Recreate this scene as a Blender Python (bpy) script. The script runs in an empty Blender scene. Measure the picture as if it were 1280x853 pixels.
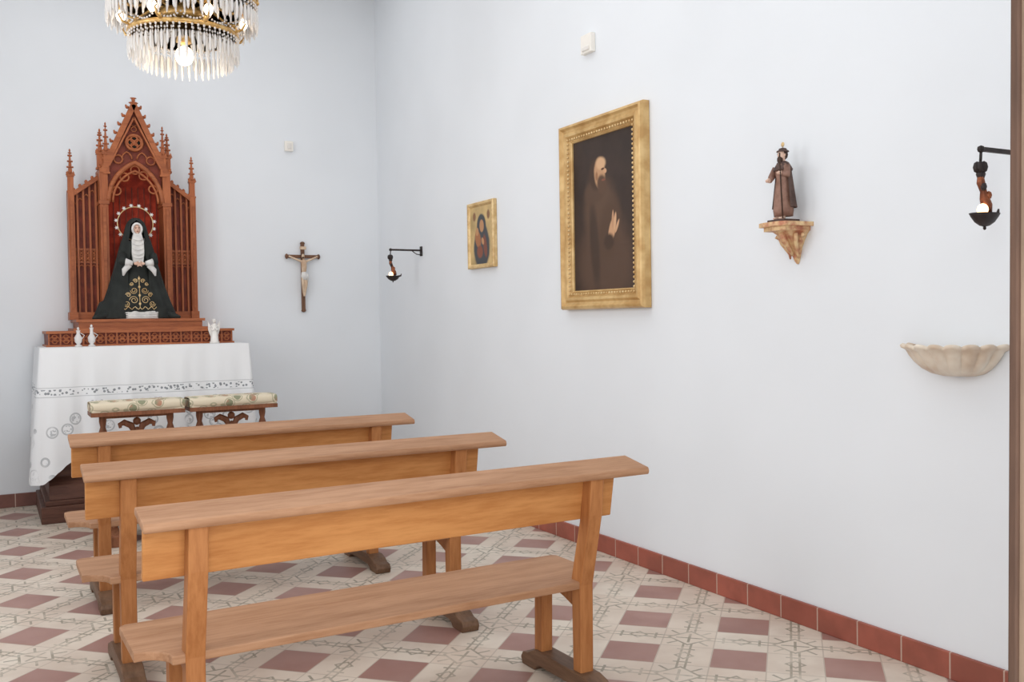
import bpy, bmesh, math, random
from mathutils import Vector, Matrix
random.seed(4)
pi=math.pi; sin=math.sin; cos=math.cos
def L(c):
    return tuple(((x/255)/12.92 if x/255<=.04045 else ((x/255+.055)/1.055)**2.4) for x in c)+(1,)
# ---------------- materials
class NT:
    def __init__(s,name):
        s.m=bpy.data.materials.new(name); s.m.use_nodes=True; s.t=s.m.node_tree; s.n=s.t.nodes
        s.b=s.n['Principled BSDF']
    def new(s,t,**k):
        n=s.n.new(t)
        for a,b in k.items(): setattr(n,a,b)
        return n
    def link(s,a,b): s.t.links.new(a,b)
    def val(s,sock,v):
        if isinstance(v,bpy.types.NodeSocket): s.link(v,sock)
        else: sock.default_value=v
    def math(s,op,a,b=0.,c=0.):
        n=s.new('ShaderNodeMath',operation=op)
        for i,v in enumerate((a,b,c)): s.val(n.inputs[i],v)
        return n.outputs[0]
    def mix(s,f,a,b):
        n=s.new('ShaderNodeMix',data_type='RGBA'); s.val(n.inputs[0],f)
        s.val(n.inputs[6],a); s.val(n.inputs[7],b); return n.outputs[2]
    def coord(s,kind='Object',scale=(1,1,1),rot=(0,0,0),loc=(0,0,0)):
        t=s.new('ShaderNodeTexCoord'); m=s.new('ShaderNodeMapping')
        m.inputs['Scale'].default_value=scale; m.inputs['Rotation'].default_value=rot; m.inputs['Location'].default_value=loc
        s.link(t.outputs[kind],m.inputs[0]); return m.outputs[0]
    def noise(s,vec,scale=5,detail=4,rough=.55,out=0):
        n=s.new('ShaderNodeTexNoise'); s.link(vec,n.inputs['Vector'])
        n.inputs['Scale'].default_value=scale; n.inputs['Detail'].default_value=detail; n.inputs['Roughness'].default_value=rough
        return n.outputs[out]
    def ramp(s,f,a=.3,b=.7):
        n=s.new('ShaderNodeMapRange',interpolation_type='SMOOTHSTEP'); s.val(n.inputs[0],f)
        n.inputs[1].default_value=a; n.inputs[2].default_value=b; return n.outputs[0]
    def bump(s,h,st=.2,d=.01):
        n=s.new('ShaderNodeBump'); n.inputs['Strength'].default_value=st; n.inputs['Distance'].default_value=d
        s.link(h,n.inputs['Height']); s.link(n.outputs[0],s.b.inputs['Normal'])
    def col(s,c): s.val(s.b.inputs['Base Color'],c)
    def set(s,**k):
        for a,v in k.items(): s.b.inputs[a.replace('_',' ')].default_value=v
def mat(name,c,rough=.6,metal=0,var=.12,scale=12,stretch=(1,1,1),c2=None,bump=.1,spec=.4):
    n=NT(name); v=n.coord(scale=stretch); f=n.noise(v,scale,3)
    c2=c2 or tuple(x*(1-var*2) for x in c)
    n.col(n.mix(n.ramp(f),L(c),L(c2))); n.set(Roughness=rough,Metallic=metal,Specular_IOR_Level=spec)
    if bump: n.bump(f,bump,.004)
    return n.m
def wood(name,c,c2,axis=0,rough=.5,scale=6):
    st=[1,1,1]; 
    for i in range(3): st[i]=1. if i==axis else 9.
    n=NT(name); v=n.coord(scale=tuple(st)); a=n.noise(v,scale,5,.65); 
    v2=n.coord(scale=tuple(x*.35 for x in st)); b=n.noise(v2,scale*.6,2)
    f=n.math('ADD',n.math('MULTIPLY',n.ramp(a,.35,.7),.6),n.math('MULTIPLY',n.ramp(b,.35,.65),.4))
    n.col(n.mix(f,L(c),L(c2))); n.set(Roughness=rough,Specular_IOR_Level=.3); n.bump(a,.15,.003); return n.m
def emis(name,c,st):
    n=NT(name); n.col(L(c)); n.b.inputs['Emission Color'].default_value=L(c); n.b.inputs['Emission Strength'].default_value=st; return n.m
M={}
def plaster(name,c):
    n=NT(name); v=n.coord(); a=n.noise(v,1.2,2); b=n.noise(v,60,2)
    n.col(n.mix(n.ramp(a,.3,.75),L(c),L(tuple(x*.985 for x in c)))); n.set(Roughness=.9,Specular_IOR_Level=.15)
    n.bump(b,.06,.002); return n.m
M['plaster']=plaster('plaster_white',(233,237,241))
M['ceil']=plaster('plaster_ceiling',(236,237,238))
TS=.237
def floor_mat():
    n=NT('hydraulic_floor_tiles')
    t=n.new('ShaderNodeTexCoord'); s=n.new('ShaderNodeSeparateXYZ'); n.link(t.outputs['Object'],s.inputs[0])
    x,y=s.outputs[0],s.outputs[1]; k=1/math.sqrt(2)/TS
    u=n.math('ADD',n.math('MULTIPLY',n.math('ADD',x,y),k),.14+20)
    v=n.math('ADD',n.math('MULTIPLY',n.math('SUBTRACT',x,y),k),-.06+41)
    def cell(q):
        w=n.math('MODULO',n.math('ADD',q,1.),2.); return n.math('ABSOLUTE',n.math('SUBTRACT',w,1.))
    a,b=cell(u),cell(v)
    red=n.math('MULTIPLY',n.math('LESS_THAN',a,.49),n.math('LESS_THAN',b,.49))
    vec=n.coord(); nz=n.noise(vec,3,4); nf=n.noise(vec,34,3); worn=n.ramp(n.noise(vec,7,3),.35,.6)
    ia=n.math('SUBTRACT',1.,a); ib=n.math('SUBTRACT',1.,b)
    def band(q,c,w): return n.math('LESS_THAN',n.math('ABSOLUTE',n.math('SUBTRACT',q,c)),w)
    dm=n.math('ADD',ia,ib); mx=n.math('MAXIMUM',ia,ib); mn=n.math('MINIMUM',ia,ib)
    def mul(*q):
        r=q[0]
        for z in q[1:]: r=n.math('MULTIPLY',r,z)
        return r
    def mx_(*q):
        r=q[0]
        for z in q[1:]: r=n.math('MAXIMUM',r,z)
        return r
    l1=mul(band(mn,.075,.022),n.math('GREATER_THAN',mx,.34))
    l3=band(dm,.40,.034)
    l4=mul(band(mn,0,.026),n.math('LESS_THAN',mx,.26))
    l5=mul(band(mx,.66,.025),n.math('LESS_THAN',mn,.17))
    dd=n.math('ABSOLUTE',n.math('SUBTRACT',ia,ib))
    l6=mul(band(dd,0,.035),n.math('GREATER_THAN',dm,.42),n.math('LESS_THAN',dm,.78))
    l7=mul(band(n.math('ADD',n.math('ABSOLUTE',n.math('SUBTRACT',mx,1.)),mn),.17,.03))
    ln=mx_(l1,l3,l4,l5,l6,l7)
    ln=mul(ln,n.math('SUBTRACT',1.,red),n.math('ADD',n.math('MULTIPLY',nf,.6),n.math('MULTIPLY',worn,.45)))
    cream=n.mix(n.ramp(nz,.35,.65),L((222,211,196)),L((206,191,176)))
    cb=n.new('ShaderNodeCombineXYZ'); n.link(n.math('FLOOR',n.math('ADD',u,.5)),cb.inputs[0]); n.link(n.math('FLOOR',n.math('ADD',v,.5)),cb.inputs[1])
    wn=n.new('ShaderNodeTexWhiteNoise'); n.link(cb.outputs[0],wn.inputs[0])
    cream=n.mix(n.math('MULTIPLY',wn.outputs[0],.35),cream,L((206,184,166)))
    rc=n.mix(n.ramp(nz,.3,.7),L((156,117,108)),L((172,136,126))); rc=n.mix(n.math('MULTIPLY',wn.outputs[0],.4),rc,L((146,106,97)))
    c=n.mix(ln,cream,L((126,120,102))); c=n.mix(red,c,rc)
    def g(q): 
        w=n.math('ABSOLUTE',n.math('SUBTRACT',n.math('MODULO',q,1.),.5)); return n.math('LESS_THAN',w,.012)
    gr=n.math('MULTIPLY',n.math('MAXIMUM',g(u),g(v)),.5)
    c=n.mix(gr,c,L((160,145,130)))
    n.col(c); n.set(Roughness=.45,Specular_IOR_Level=.35); return n.m
M['floor']=floor_mat()
def bb_mat(name,axis,c,c2):
    n=NT(name); t=n.new('ShaderNodeTexCoord'); s=n.new('ShaderNodeSeparateXYZ'); n.link(t.outputs['Object'],s.inputs[0])
    q=n.math('ADD',n.math('DIVIDE',s.outputs[axis],.237),40.3)
    w=n.math('ABSOLUTE',n.math('SUBTRACT',n.math('MODULO',q,1.),.5)); g=n.math('GREATER_THAN',w,.486)
    vec=n.coord(); nz=n.noise(vec,6,5)
    wn=n.new('ShaderNodeTexWhiteNoise',noise_dimensions='1D'); n.link(n.math('FLOOR',n.math('ADD',q,.0)),wn.inputs['W'])
    col=n.mix(n.ramp(nz,.35,.7),L(c),L(c2)); col=n.mix(n.math('MULTIPLY',wn.outputs[0],.6),col,L(tuple(x*.8 for x in c)))
    n.col(n.mix(g,col,L((190,165,150)))); n.set(Roughness=.5); n.bump(nz,.15,.003); return n.m
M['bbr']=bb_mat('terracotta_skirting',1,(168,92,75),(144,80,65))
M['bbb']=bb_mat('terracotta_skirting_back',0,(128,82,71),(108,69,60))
M['bench']=wood('bench_honey_wood',(204,144,86),(178,116,62),0)
M['benchv']=wood('bench_post_wood',(186,126,76),(156,98,54),2)
M['cap']=wood('bench_worn_wood',(180,138,106),(152,109,78),0,.6)
M['foot']=wood('bench_dark_foot',(124,94,72),(90,66,49),1)
M['dark']=wood('altar_dark_wood',(108,72,58),(76,48,39),0)
M['kn']=wood('kneeler_wood',(146,94,66),(108,67,45),2)
M['rw']=wood('retable_red_wood',(180,106,66),(144,78,46),2,.45)
M['rwh']=wood('retable_red_wood_h',(176,104,64),(140,76,46),0,.45)
M['rd']=mat('retable_recess',(132,56,37),.6,c2=(100,42,29),scale=12)
M['velvet']=mat('red_velvet',(184,62,36),.8,c2=(138,40,24),scale=14)
M['crosswood']=wood('cross_wood',(126,90,68),(94,66,50),2)
M['goldpaint']=mat('gilt_frame',(222,190,134),.42,.25,c2=(190,150,94),scale=9)
M['goldpale']=mat('gilt_pale',(232,206,156),.45,.25,c2=(200,164,110),scale=14)
M['console']=mat('gilt_console',(228,198,150),.5,.15,c2=(182,116,88),scale=26)
M['brass']=mat('brass',(226,188,122),.35,.3,c2=(188,146,84),scale=30,bump=0)
M['iron']=mat('black_iron',(62,52,50),.5,.35,c2=(42,35,34))
M['bronze']=mat('copper_bronze',(158,92,58),.4,.45,c2=(88,50,38),scale=25)
M['black']=mat('black_velvet',(40,44,41),.8,c2=(28,31,29),scale=10)
M['whitecloth']=mat('white_linen',(228,226,222),.8,c2=(206,204,202),scale=20)
M['skin']=mat('painted_skin',(230,198,178),.5,c2=(212,170,148))
M['ivory']=mat('ivory_skin',(222,200,174),.5,c2=(192,160,132))
M['hair']=mat('dark_hair',(72,50,38),.7)
M['robe']=mat('brown_robe',(156,120,104),.6,c2=(118,84,70),scale=16)
M['cape']=mat('dark_cape',(92,70,62),.6,c2=(68,50,46),scale=16)
M['marble']=mat('basin_marble',(232,222,206),.45,c2=(200,176,152),scale=7)
M['plastic']=mat('white_plastic',(244,240,232),.4,bump=0,var=.01)
M['jamb']=wood('door_jamb_wood',(140,120,102),(112,94,80),2,.7)
M['jambdark']=wood('door_jamb_edge',(86,64,52),(66,48,39),2,.7)
M['porcelain']=mat('porcelain',(240,236,230),.3,bump=0,var=.03)
M['bulb']=emis('lit_bulb',(255,232,204),5)
M['bulbw']=emis('warm_lit_bulb',(255,206,152),4)
def glass():
    n=NT('crystal'); n.set(Roughness=.12,Alpha=.7,Specular_IOR_Level=.9)
    n.b.inputs['Base Color'].default_value=(.88,.86,.84,1); return n.m
M['crystal']=glass()
def floral():
    n=NT('floral_tapestry'); v=n.coord(); vo=n.new('ShaderNodeTexVoronoi'); n.link(v,vo.inputs['Vector']); vo.inputs['Scale'].default_value=13
    f=n.math('LESS_THAN',n.math('ADD',vo.outputs['Distance'],n.math('MULTIPLY',n.noise(v,30,2),.25)),.50)
    ring=n.math('LESS_THAN',n.math('ABSOLUTE',n.math('SUBTRACT',vo.outputs['Distance'],.5)),.05)
    hs=n.mix(n.ramp(n.noise(v,9,2),.42,.58),L((170,108,80)),L((114,124,92)))
    c=n.mix(n.math('MULTIPLY',f,.8),L((220,208,184)),hs); c=n.mix(n.math('MULTIPLY',ring,.55),c,L((132,132,98)))
    n.col(c); n.set(Roughness=.9); return n.m
M['floral']=floral()
def lace():
    n=NT('lace_altar_cloth'); t=n.new('ShaderNodeTexCoord'); s=n.new('ShaderNodeSeparateXYZ'); n.link(t.outputs['Object'],s.inputs[0]); z=s.outputs[2]
    v=n.coord(); vo=n.new('ShaderNodeTexVoronoi'); n.link(v,vo.inputs['Vector']); vo.inputs['Scale'].default_value=42
    holes=n.math('LESS_THAN',vo.outputs['Distance'],.42)
    def bz(c,w): return n.math('LESS_THAN',n.math('ABSOLUTE',n.math('SUBTRACT',z,c)),w)
    band=n.math('MULTIPLY',bz(1.00,.022),holes)
    l=n.math('MAXIMUM',bz(1.035,.003),bz(.965,.003))
    vb=n.new('ShaderNodeTexVoronoi'); n.link(v,vb.inputs['Vector']); vb.inputs['Scale'].default_value=8
    rg=n.math('LESS_THAN',n.math('ABSOLUTE',n.math('SUBTRACT',vb.outputs['Distance'],.33)),.045)
    core=n.math('MULTIPLY',n.math('LESS_THAN',vb.outputs['Distance'],.26),n.math('LESS_THAN',n.noise(v,38,1),.47))
    em=n.math('MULTIPLY',n.math('MAXIMUM',rg,core),n.math('LESS_THAN',z,.93))
    em=n.math('MULTIPLY',em,n.ramp(n.noise(v,3,2),.36,.50))
    f=n.math('ADD',n.math('MULTIPLY',band,.85),n.math('ADD',n.math('MULTIPLY',l,.4),n.math('MULTIPLY',em,.5)))
    n.col(n.mix(f,L((238,240,242)),L((118,124,130)))); n.set(Roughness=.85,Specular_IOR_Level=.2); return n.m
M['lace']=lace()
def blobs(name,base,items,rough=.5,nz=.25):
    n=NT(name); t=n.new('ShaderNodeTexCoord'); s=n.new('ShaderNodeSeparateXYZ'); n.link(t.outputs['Object'],s.inputs[0])
    v=n.coord(); dn=n.noise(v,14,3); d=n.math('MULTIPLY',n.math('SUBTRACT',dn,.5),nz)
    c=n.mix(n.ramp(n.noise(v,5,3),.3,.7),L(base),L(tuple(x*.82 for x in base)))
    U=n.math('MULTIPLY',s.outputs[1],-1.)
    for (cx,cy,rx,ry,ang,col,soft) in items:
        uu=n.math('SUBTRACT',U,cx); vv=n.math('SUBTRACT',s.outputs[2],cy)
        ca,sa=cos(ang),sin(ang)
        p=n.math('DIVIDE',n.math('ADD',n.math('MULTIPLY',uu,ca),n.math('MULTIPLY',vv,sa)),rx)
        q=n.math('DIVIDE',n.math('SUBTRACT',n.math('MULTIPLY',vv,ca),n.math('MULTIPLY',uu,sa)),ry)
        r=n.math('SQRT',n.math('ADD',n.math('MULTIPLY',p,p),n.math('MULTIPLY',q,q))); r=n.math('ADD',r,d)
        f=n.math('SUBTRACT',1.,n.ramp(r,1-soft,1+soft)); c=n.mix(f,c,L(col))
    n.col(c); n.set(Roughness=rough,Specular_IOR_Level=.3); return n.m
M['paint']=blobs('oil_canvas_friar',(62,49,43),[
 (.02,-.32,.30,.30,0,(88,67,54),.3),(-.02,-.02,.18,.25,.25,(94,72,57),.3),(.06,-.12,.11,.20,-.3,(86,65,51),.35),(-.10,-.2,.05,.28,.1,(70,54,44),.4),
 (-.09,.14,.12,.075,.2,(88,67,53),.3),
 (-.075,.245,.075,.10,.1,(72,54,43),.2),(-.035,.25,.060,.095,.1,(190,148,112),.18),(-.02,.31,.052,.038,0,(210,170,132),.3),
 (.026,.257,.018,.015,-.4,(202,158,122),.22),(-.068,.235,.014,.028,0,(150,108,78),.4),(.0,.272,.018,.007,.1,(92,60,44),.3),
 (-.012,.178,.05,.06,.3,(92,69,54),.25),(.008,.203,.022,.007,0,(132,82,64),.3),
 (.095,-.12,.034,.080,-.35,(200,156,120),.18),(.128,-.07,.012,.055,-.15,(208,166,130),.2),(.105,-.055,.011,.055,-.05,(190,146,112),.2),(.150,-.10,.011,.045,-.5,(204,160,124),.2),(.06,-.19,.055,.05,.3,(70,53,43),.3)],.45,.18)
M['icon']=blobs('icon_panel',(214,184,128),[
 (0,-.10,.135,.17,0,(70,74,78),.12),(0,.0,.10,.10,0,(74,76,80),.12),(.0,.075,.075,.09,0,(68,72,76),.12),(.005,.07,.036,.048,.1,(186,138,98),.15),
 (-.06,-.03,.045,.075,.4,(166,110,72),.15),(-.075,.03,.026,.032,0,(190,142,100),.15),(-.03,-.13,.05,.05,.5,(134,80,60),.2),(.06,-.09,.03,.09,.2,(128,78,62),.2),
 (-.12,.15,.025,.035,0,(136,98,68),.3),(.12,.15,.025,.035,0,(136,98,68),.3),(.02,-.05,.02,.03,.5,(190,142,100),.2)],.45,.2)
# ---------------- mesh builder
class MB:
    def __init__(s): s.v=[];s.f=[];s.m=[];s.s=[];s.mats=[]
    def mi(s,k):
        if k not in s.mats: s.mats.append(k)
        return s.mats.index(k)
    def add(s,vs,fs,m,sm=False):
        o=len(s.v); s.v+= [Vector(v) for v in vs]; i=s.mi(m)
        for f in fs: s.f.append([o+j for j in f]); s.m.append(i); s.s.append(sm)
    def box(s,x0,x1,y0,y1,z0,z1,m):
        vs=[(x,y,z) for z in(z0,z1) for y in(y0,y1) for x in(x0,x1)]
        s.add(vs,[(0,2,3,1),(4,5,7,6),(0,1,5,4),(2,6,7,3),(0,4,6,2),(1,3,7,5)],m)
    def bar(s,p0,p1,w,d,m,side=(1,0,0),w1=None,d1=None):
        p0,p1=Vector(p0),Vector(p1); t=(p1-p0).normalized(); a=Vector(side); a=(a-t*a.dot(t)).normalized(); b=t.cross(a)
        w1=w if w1 is None else w1; d1=d if d1 is None else d1
        vs=[]
        for p,W,D in((p0,w,d),(p1,w1,d1)):
            for i,j in((-1,-1),(1,-1),(1,1),(-1,1)): vs.append(p+a*W/2*i+b*D/2*j)
        s.add(vs,[(3,2,1,0),(4,5,6,7),(0,1,5,4),(1,2,6,5),(2,3,7,6),(3,0,4,7)],m)
    def tube(s,pts,r,m,seg=8,closed=False,flat=1.,sm=True):
        pts=[Vector(p) for p in pts]; n=len(pts); r=r if isinstance(r,(list,tuple)) else [r]*n
        vs=[];prev=None
        for i,p in enumerate(pts):
            if closed: t=pts[(i+1)%n]-pts[i-1]
            else: t=pts[min(i+1,n-1)]-pts[max(i-1,0)]
            if t.length<1e-9: t=Vector((0,0,1))
            t.normalize()
            if prev is None:
                a=t.cross(Vector((0,1,0))); 
                if a.length<.1: a=t.cross(Vector((1,0,0)))
            else: a=prev-t*prev.dot(t)
            a.normalize(); prev=a; b=t.cross(a)
            for k in range(seg):
                q=2*pi*k/seg; vs.append(p+(a*cos(q)+b*sin(q)*flat)*r[i])
        fs=[]
        for i in range(n if closed else n-1):
            j=(i+1)%n
            for k in range(seg): fs.append((i*seg+k,i*seg+(k+1)%seg,j*seg+(k+1)%seg,j*seg+k))
        if not closed: fs+= [tuple(range(seg))[::-1],tuple(range((n-1)*seg,n*seg))]
        s.add(vs,fs,m,sm)
    def lathe(s,c,prof,m,seg=20,sx=1,sy=1,sm=True,flute=0,fn=0,a0=0,a1=2*pi):
        vs=[];full=abs(a1-a0-2*pi)<1e-6; cols=seg if full else seg+1
        for (r,z) in prof:
            for k in range(cols):
                q=a0+(a1-a0)*k/seg; R=r*(1+flute*cos(fn*q))
                vs.append((c[0]+R*cos(q)*sx,c[1]+R*sin(q)*sy,c[2]+z))
        fs=[]
        for i in range(len(prof)-1):
            for k in range(seg):
                j=(k+1)%cols; fs.append((i*cols+k,i*cols+j,(i+1)*cols+j,(i+1)*cols+k))
        if full: fs+=[tuple(range(cols))[::-1],tuple(range((len(prof)-1)*cols,len(prof)*cols))]
        s.add(vs,fs,m,sm)
    def ell(s,c,r,m,seg=12,rot=None,sm=True):
        if not isinstance(r,(list,tuple)): r=(r,r,r)
        vs=[];fs=[];n=seg;h=max(4,seg//2); R=rot or Matrix.Identity(3)
        for i in range(1,h):
            t=pi*i/h
            for k in range(n):
                q=2*pi*k/n; vs.append(Vector(c)+R@Vector((r[0]*sin(t)*cos(q),r[1]*sin(t)*sin(q),r[2]*cos(t))))
        a=len(vs); vs.append(Vector(c)+R@Vector((0,0,r[2]))); vs.append(Vector(c)+R@Vector((0,0,-r[2])))
        for i in range(h-2):
            for k in range(n): fs.append((i*n+k,(i+1)*n+k,(i+1)*n+(k+1)%n,i*n+(k+1)%n))
        for k in range(n): fs.append((a,k,(k+1)%n)); fs.append((a+1,(h-2)*n+(k+1)%n,(h-2)*n+k))
        s.add(vs,fs,m,sm)
    def prism(s,poly,axis,a0,a1,m,sm=False):
        n=len(poly);vs=[]
        for a in(a0,a1):
            for p,q in poly:
                vs.append({0:(a,p,q),1:(p,a,q),2:(p,q,a)}[axis])
        fs=[tuple(range(n))[::-1],tuple(range(n,2*n))]+[(i,(i+1)%n,n+(i+1)%n,n+i) for i in range(n)]
        s.add(vs,fs,m,sm)
    def grid(s,fn,nu,nv,m,sm=True):
        vs=[fn(i/nu,j/nv) for i in range(nu+1) for j in range(nv+1)]
        fs=[(i*(nv+1)+j,(i+1)*(nv+1)+j,(i+1)*(nv+1)+j+1,i*(nv+1)+j+1) for i in range(nu) for j in range(nv)]
        s.add(vs,fs,m,sm)
    def build(s,name,loc=(0,0,0),bevel=0,parent=None,remesh=0,solid=0,rot=None):
        me=bpy.data.meshes.new(name); o=Vector(loc)
        me.from_pydata([v-o for v in s.v],[],s.f)
        for k in s.mats: me.materials.append(M[k])
        for p,i,sm in zip(me.polygons,s.m,s.s): p.material_index=i; p.use_smooth=sm
        bm=bmesh.new(); bm.from_mesh(me); bmesh.ops.recalc_face_normals(bm,faces=bm.faces); bm.to_mesh(me); bm.free()
        ob=bpy.data.objects.new(name,me); bpy.context.collection.objects.link(ob); ob.location=loc
        if rot: ob.rotation_euler=rot
        if bevel:
            b=ob.modifiers.new('bevel','BEVEL'); b.width=bevel; b.segments=2; b.limit_method='ANGLE'; b.angle_limit=.7
        if solid: 
            q=ob.modifiers.new('solid','SOLIDIFY'); q.thickness=solid
        if remesh:
            q=ob.modifiers.new('remesh','REMESH'); q.mode='VOXEL'; q.voxel_size=remesh; q.use_smooth_shade=True
            q=ob.modifiers.new('smooth','SMOOTH'); q.iterations=3
        if parent: ob.parent=parent; ob.matrix_parent_inverse=Matrix.Translation(-Vector(parent.location))
        return ob
def empty(name,loc):
    e=bpy.data.objects.new(name,None); e.location=loc; e.empty_display_size=.1; bpy.context.collection.objects.link(e); return e
# ---------------- room
XW,YB,XL,YF,H=3.43,8.97,-1.17,1.0,4.75
def simple(name,boxes,m,bev=0):
    b=MB()
    for q in boxes: b.box(*q,m)
    return b.build(name,bevel=bev)
simple('floor',[(XL-.2,XW+.2,.8,YB+.2,-.1,0)],'floor')
simple('ground_outside',[(-6,8,-6,.8,-.12,-.02)],'marble')
simple('ceiling',[(XL-.2,XW+.2,YF-.2,YB+.2,H,H+.1)],'ceil')
simple('wall_back',[(XL-.2,XW+.2,YB,YB+.2,0,H)],'plaster')
simple('wall_right',[(XW,XW+.2,YF-.2,YB,0,H)],'plaster')
wy=[(2.2,3.6),(5.2,6.6)]  # openings for two unseen windows, added to light the room
simple('wall_left',[(XL-.2,XL,YF,YB,0,1.3),(XL-.2,XL,YF,YB,3.6,H),(XL-.2,XL,YF,2.2,1.3,3.6),(XL-.2,XL,3.6,5.2,1.3,3.6),(XL-.2,XL,6.6,YB,1.3,3.6)],'plaster')
DX0,DX1,DH=-.45,1.62,3.1
simple('wall_front',[(XL-.2,DX0,YF-.2,YF,0,H),(DX1,XW,YF-.2,YF,0,H),(DX0,DX1,YF-.2,YF,DH,H)],'plaster')
for i,(a,b_) in enumerate(wy):
    b=MB()
    for q in((a,a+.06,1.3,3.6),(b_-.06,b_,1.3,3.6),(a,b_,1.3,1.36),(a,b_,3.54,3.6),((a+b_)/2-.03,(a+b_)/2+.03,1.3,3.6),(a,b_,2.42,2.48)):
        b.box(XL-.13,XL-.07,q[0],q[1],q[2],q[3],'jamb')
    b.build('added_window_%d'%(i+1))  # frame of an unseen window added for its light
b=MB(); 
b.prism([(1.502,0),(1.53,2.2),(1.54,DH),(1.62,DH),(1.62,0)],1,.8,1.0,'jamb'); b.prism([(1.494,0),(1.522,2.2),(1.532,DH),(1.55,DH),(1.515,0)],1,.992,1.008,'jambdark'); b.box(DX0,DX0+.1,.8,1.0,0,DH,'jamb'); b.box(DX0,DX1,.8,1.0,DH-.1,DH,'jamb')
b.build('trim_door',bevel=.003)
simple('baseboard_right',[(XW-.018,XW,YF,YB-.02,0,.112)],'bbr',.004)
simple('baseboard_back',[(XL,XW,YB-.018,YB,0,.112)],'bbb',.004)
simple('baseboard_left',[(XL,XL+.018,YF,YB-.02,0,.112)],'bbr',.004)
# ---------------- benches
def bench(y0,dx=0,x0=.36,rz=0,name='church_bench'):
    b=MB()
    x1=2.30+dx; x0+=dx
    b.prism([(y0,.872),(y0-.006,.886),(y0,.902),(y0+.155,.932),(y0+.163,.918),(y0+.158,.905)],0,x0,x1,'cap')
    b.prism([(y0+.098,.705),(y0+.122,.708),(y0+.085,.912),(y0+.061,.908)],0,x0+.01,2.18+dx,'bench')
    for X in(.55+dx,2.06+dx):
        w=.031
        b.prism([(y0+.105,.06),(y0+.160,.06),(y0+.165,.46),(y0+.10,.70),(y0+.066,.895),(y0+.012,.89),(y0+.03,.73),(y0+.10,.44)],0,X-w,X+w,'benchv')
        b.prism([(y0+.40,.06),(y0+.46,.06),(y0+.45,.425),(y0+.39,.425)],0,X-.03,X+.025,'benchv')
        b.prism([(y0+.14,.425),(y0+.42,.425),(y0+.42,.37),(y0+.36,.385),(y0+.25,.36),(y0+.16,.33)],0,X-.015,X+.015,'benchv')
        b.prism([(y0-.05,0),(y0+.06,0),(y0+.075,.018),(y0+.10,.028),(y0+.40,.028),(y0+.425,.018),(y0+.44,0),(y0+.54,0),(y0+.552,.03),(y0+.535,.055),(y0+.50,.058),(y0+.47,.075),(y0+.44,.088),(y0+.08,.088),(y0+.03,.075),(y0+.0,.058),(y0-.045,.052),(y0-.06,.03)],0,X-.045,X+.045,'foot')
    a0,a1=.38+dx,2.19+dx; n0,n1=y0+.105,y0+.54
    pl=[(a0+.02,n1),(a0,n1-.02),(a0,n0+.10)]
    for i in range(6): 
        q=i/5*pi/2; pl.append((a0+.10*sin(q),n0+.10*cos(q)))
    pl+= [(a1-.12,n0)]
    for i in range(7):
        q=i/6*pi/2; pl.append((a1-.12+.12*(1-cos(q)),n0+.15*sin(q)+.02))
    pl+= [(a1,n1-.02),(a1-.02,n1)]
    b.prism(pl,2,.425,.455,'cap')
    return b.build(name,loc=((.37+2.26)/2,y0+.25,0),bevel=.005,rot=(0,0,rz))
bench(3.05,0,.385,.026); bench(4.15,-.06,.38); bench(5.38,-.03,.385)
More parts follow.
